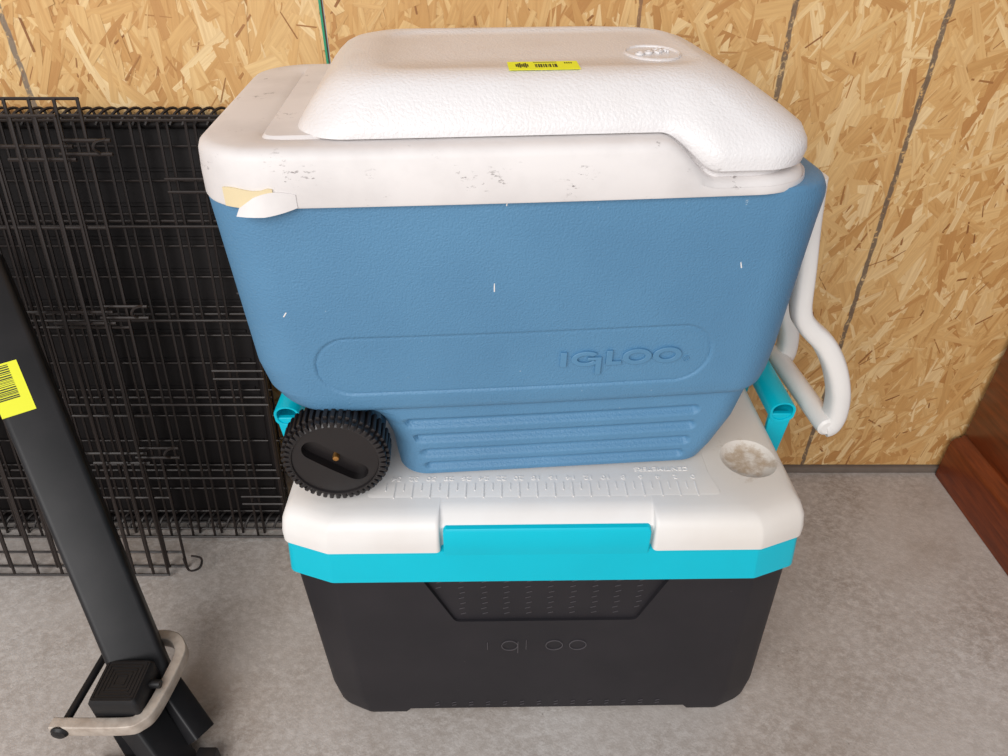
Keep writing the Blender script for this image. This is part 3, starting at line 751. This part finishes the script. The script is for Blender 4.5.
c2 = thing('wire_panel', 'narrower black wire crate door panel with slide latches in front of the tray crate', 'crate panel', (-0.541, 0.803, 0.0025), (LEAN, 0, 0))
PW, PH = 0.72, 0.745
v2 = None
for x in (0.0, -0.030, -0.062, -0.094, -0.135, -0.18, -0.22, -0.26, -0.30, -0.34, -0.38, -0.42, -0.46, -0.50, -0.54, -0.58, -0.62, -0.66, -0.70):
    o = wire('upright_wire', (0, 0, 0), (0, 0, PH), c2, 0.0022) if v2 is None else copy_obj(v2, c2)
    v2 = v2 or o; o.location = (x, 0, 0)
v3 = None
for x in (-0.022, -0.047, -0.079, -0.111, -0.15, -0.2, -0.24, -0.28, -0.32, -0.36):
    o = wire('upright_wire', (0, 0, 0), (0, 0, PH - 0.02), c2, 0.0022) if v3 is None else copy_obj(v3, c2)
    v3 = v3 or o; o.location = (x, -0.020, 0.0)
for z in (0.0, 0.03, 0.14, 0.29, 0.435, 0.58, 0.725, PH): wire('cross_wire', (-PW, 0.003, z), (0.0, 0.003, z), c2, 0.0022)
for z in (0.0, PH - 0.02): wire('cross_wire', (-PW, -0.0205, z + 0.001), (-0.02, -0.0205, z + 0.001), c2, 0.0022)
for zc in (0.682, 0.457, 0.225):
    wire('latch_rod', (-0.16, -0.010, zc + 0.006), (-0.014, -0.010, zc + 0.006), c2, 0.0026)
    wire('latch_rod', (-0.10, -0.012, zc - 0.010), (-0.012, -0.012, zc - 0.010), c2, 0.0026)
    wire('latch_rod', (-0.03, -0.006, zc + 0.013), (0.034, -0.006, zc + 0.013), c2, 0.0024)
    wire('latch_rod', (-0.036, -0.006, zc - 0.004), (0.033, -0.006, zc - 0.004), c2, 0.0024)
    tube('latch_loop', smooth_path([(0.018, -0.006, zc - 0.004), (0.014, -0.014, zc + 0.004), (0.018, -0.012, zc + 0.012), (0.028, -0.006, zc + 0.014)], 3), 0.002, M['wire'], c2, 6)
tube('latch_loop', smooth_path([(0.0, -0.004, 0.022), (0.014, -0.02, 0.010), (0.030, -0.016, 0.012), (0.030, -0.004, 0.022), (0.012, 0.0, 0.024)], 4), 0.002, M['wire'], c2, 6)

# ------------------------------------------------------------------ folding steel rack at the left
rk = thing('folding_rack', 'black square steel tube rack with aluminium hinge bracket beside the wire crates', 'rack', (-0.505, 0.53, 0))
D0 = Vector((-0.179, 0.254, 0.442)).normalized(); B0 = Vector((0.010, 0.036, 0.12)) - D0 * 0.05
X0 = Vector((1, 0, 0)); X0 = (X0 - D0 * X0.dot(D0)).normalized(); Y0 = D0.cross(X0).normalized()
ra = math.radians(27); XX = X0 * math.cos(ra) + Y0 * math.sin(ra); YY = D0.cross(XX).normalized()
sec = rpoly([(-0.033, -0.024), (0.033, -0.024), (0.033, 0.024), (-0.033, 0.024)], 0.008, 5)
def mast_ring(t, s=1.0): return [tuple(B0 + D0 * t + XX * (a * s) + YY * (b * s)) for a, b in sec]
LM = 0.595
V, Fc = bridge([mast_ring(0), mast_ring(LM - 0.002), mast_ring(LM, 0.94)]); mast = mesh_obj('mast_tube', V, Fc, M['steel'], rk, 40)
kb = []
for q in range(9): a = PI / 2 * q / 8; kb.append((0.026 * math.cos(a) + 0.0005, LM + 0.022 * math.sin(a)))
rings = [[tuple(B0 + D0 * h + XX * r * math.cos(2 * PI * j / 24) + YY * r * math.sin(2 * PI * j / 24)) for j in range(24)] for r, h in kb]
V, Fc = bridge(rings); o = mesh_obj('end_knob', V, Fc, M['knob'], rk); tag(o, 'brown rounded end cap of the tube')
# aluminium U bracket, open towards the left, with a pin across its ends
pb = [(-0.056, -0.058), (0.030, -0.058), (0.050, -0.052), (0.060, -0.034), (0.067, 0.030), (0.062, 0.052), (0.044, 0.066), (0.010, 0.066), (-0.046, 0.052)]
pp = [Vector((a, b, 0)) for a, b in smooth_path([(x, y, 0) for x, y in pb], 5) for a, b in [(a, b)]] if False else [Vector((p.x, p.y, 0)) for p in smooth_path([(x, y, 0) for x, y in pb], 5)]
rings = []
for i, p in enumerate(pp):
    d = (pp[min(i + 1, len(pp) - 1)] - pp[max(i - 1, 0)]).normalized(); nn = Vector((d.y, -d.x, 0))
    R = []
    for a, z in rpoly([(-0.0072, -0.0095), (0.0072, -0.0095), (0.0072, 0.0095), (-0.0072, 0.0095)], 0.0018, 3): q = p + nn * a; R.append((q.x, q.y, 0.100 + z + 0.006 * (p.y > 0)*0))
    rings.append(R)
V, Fc = bridge(rings); mesh_obj('hinge_bracket', V, Fc, M['alu'], rk, 40)
tube('hinge_pin', [(-0.045, -0.066, 0.100), (-0.036, 0.060, 0.100)], 0.005, M['steel'], rk, 10)
lathe([(0.0105, 0.0), (0.0105, -0.002), (0.008, -0.005), (0.002, -0.0062)], 20, M['steel'], rk, 'pin_head', 'Y', (-0.045, -0.0645, 0.100))
tube('pin_tail', [(-0.036, 0.058, 0.100), (-0.034, 0.078, 0.106)], 0.006, M['steel'], rk, 8)
# short capped tube inside the bracket
sq = lambda s: [(-s, -s), (s, -s), (s, s), (-s, s)]
R1 = Matrix.Rotation(math.radians(-4), 4, 'Z')
stub = loft_polys('stub_tube', [(sq(0.027), 0.005, 0.0), (sq(0.027), 0.005, 0.108)], M['steel'], rk); stub.location = (0.021, -0.018, 0)
cap = loft_polys('end_cap', [(sq(0.0305), 0.005, 0.100), (sq(0.0305), 0.005, 0.130), (sq(0.0275), 0.004, 0.136), (sq(0.012), 0.002, 0.1362)], M['steel'], rk); cap.location = (0.021, -0.018, 0)
for q in range(1, 6):
    s = 0.0045 * q + 0.002
    bm = bmesh.new()
    for a, b, c_, d_ in ((0, s, 2 * s, 0.0012), (0, -s, 2 * s, 0.0012), (s, 0, 0.0012, 2 * s), (-s, 0, 0.0012, 2 * s)): add_box(bm, (a, b, 0.1364), (c_, d_, 0.0010))
    o = bm_obj('cap_ridge', bm, M['steel'], cap, 0)
tube('stop_knob', [(0.050, -0.012, 0.118), (0.064, -0.012, 0.118)], 0.0055, M['steel'], rk, 12)
# lower legs under the bracket
def bar(name, p0, p1, w, h, par, m):
    p0, p1 = Vector(p0), Vector(p1); d = (p1 - p0).normalized(); x = d.cross(Vector((0, 1, 0))).normalized(); y = x.cross(d).normalized()
    s = rpoly([(-w / 2, -h / 2), (w / 2, -h / 2), (w / 2, h / 2), (-w / 2, h / 2)], min(w, h) * 0.15, 3)
    V, Fc = bridge([[tuple(p + x * a + y * b) for a, b in s] for p in (p0, p1)]); return mesh_obj(name, V, Fc, m, par, 40)
bar('lower_leg', (0.042, 0.018, 0.090), (0.100, -0.030, 0.028), 0.024, 0.034, rk, M['steel'])
bar('lower_leg', (0.030, -0.030, 0.088), (0.082, -0.070, 0.014), 0.030, 0.050, rk, M['steel'])
box('foot_plate', (0.045, -0.085, 0.006), (0.16, 0.065, 0.012), M['steel'], rk, None, 0.002)
box('foot_block', (0.116, -0.062, 0.016), (0.026, 0.03, 0.03), M['steel'], rk, None, 0.003)
# yellow sticker on the mast
st = thing('price_sticker', 'large yellow sticker on the leaning black square tube', 'sticker')
nrm = -YY
ctr = Vector(rk.location) + B0 + D0 * 0.425 + XX * (-0.013) + nrm * 0.0241
st.matrix_basis = Matrix((( XX.x, D0.x, nrm.x, ctr.x), (XX.y, D0.y, nrm.y, ctr.y), (XX.z, D0.z, nrm.z, ctr.z), (0, 0, 0, 1)))
box('sticker_paper', (0, 0, 0.0003), (0.038, 0.066, 0.0005), M['yellow'], st)
bm = bmesh.new(); y = -0.012
while y < 0.03:
    w = R_.choice((0.0006, 0.001, 0.0016)); add_box(bm, (-0.004, y, 0.0007), (0.024, w, 0.0002)); y += w + R_.choice((0.0008, 0.0013))
bm_obj('barcode_print', bm, M['ink'], st, 0)

# ------------------------------------------------------------------ red-brown cabinet at the right
cb = thing('cabinet', 'red-brown varnished wooden cabinet with moulded plinth standing against the wall', 'cabinet', (0.850, 0.795, 0))
def rod_profile(name, prof, y0, y1, m, par):
    n = len(prof); V = [(x, y0, z) for x, z in prof] + [(x, y1, z) for x, z in prof]
    return mesh_obj(name, V, [tuple(range(n)), tuple(range(2 * n - 1, n - 1, -1))] + [(i, n + i, n + (i + 1) % n, (i + 1) % n) for i in range(n)], m, par, 30)
Y0_, Y1_ = -0.25, 0.240
pl = rod_profile('plinth', [(0.0, 0.0), (0.0, 0.084), (0.002, 0.090), (0.006, 0.094), (0.016, 0.097), (0.019, 0.100), (0.022, 0.106), (0.60, 0.106), (0.60, 0.0)], Y0_ - 0.02, Y1_, M['cab'], cb); bevel_obj(pl, 0.0015)
bd = box('side_panel', (0.021 + 0.009, (Y0_ + Y1_) / 2, 0.45), (0.018, Y1_ - Y0_, 0.70), M['cab'], cb, None, 0.0015)
box('carcass', (0.32, (Y0_ + Y1_) / 2 + 0.005, 0.45), (0.556, Y1_ - Y0_ - 0.02, 0.69), M['cab'], cb, None, 0.001)
box('door', (0.31, Y0_ + 0.004, 0.45), (0.50, 0.018, 0.64), M['cab'], cb, None, 0.003)
box('top', (0.315, (Y0_ + Y1_) / 2 - 0.005, 0.809), (0.60, Y1_ - Y0_ + 0.01, 0.022), M['cab'], cb, None, 0.004)
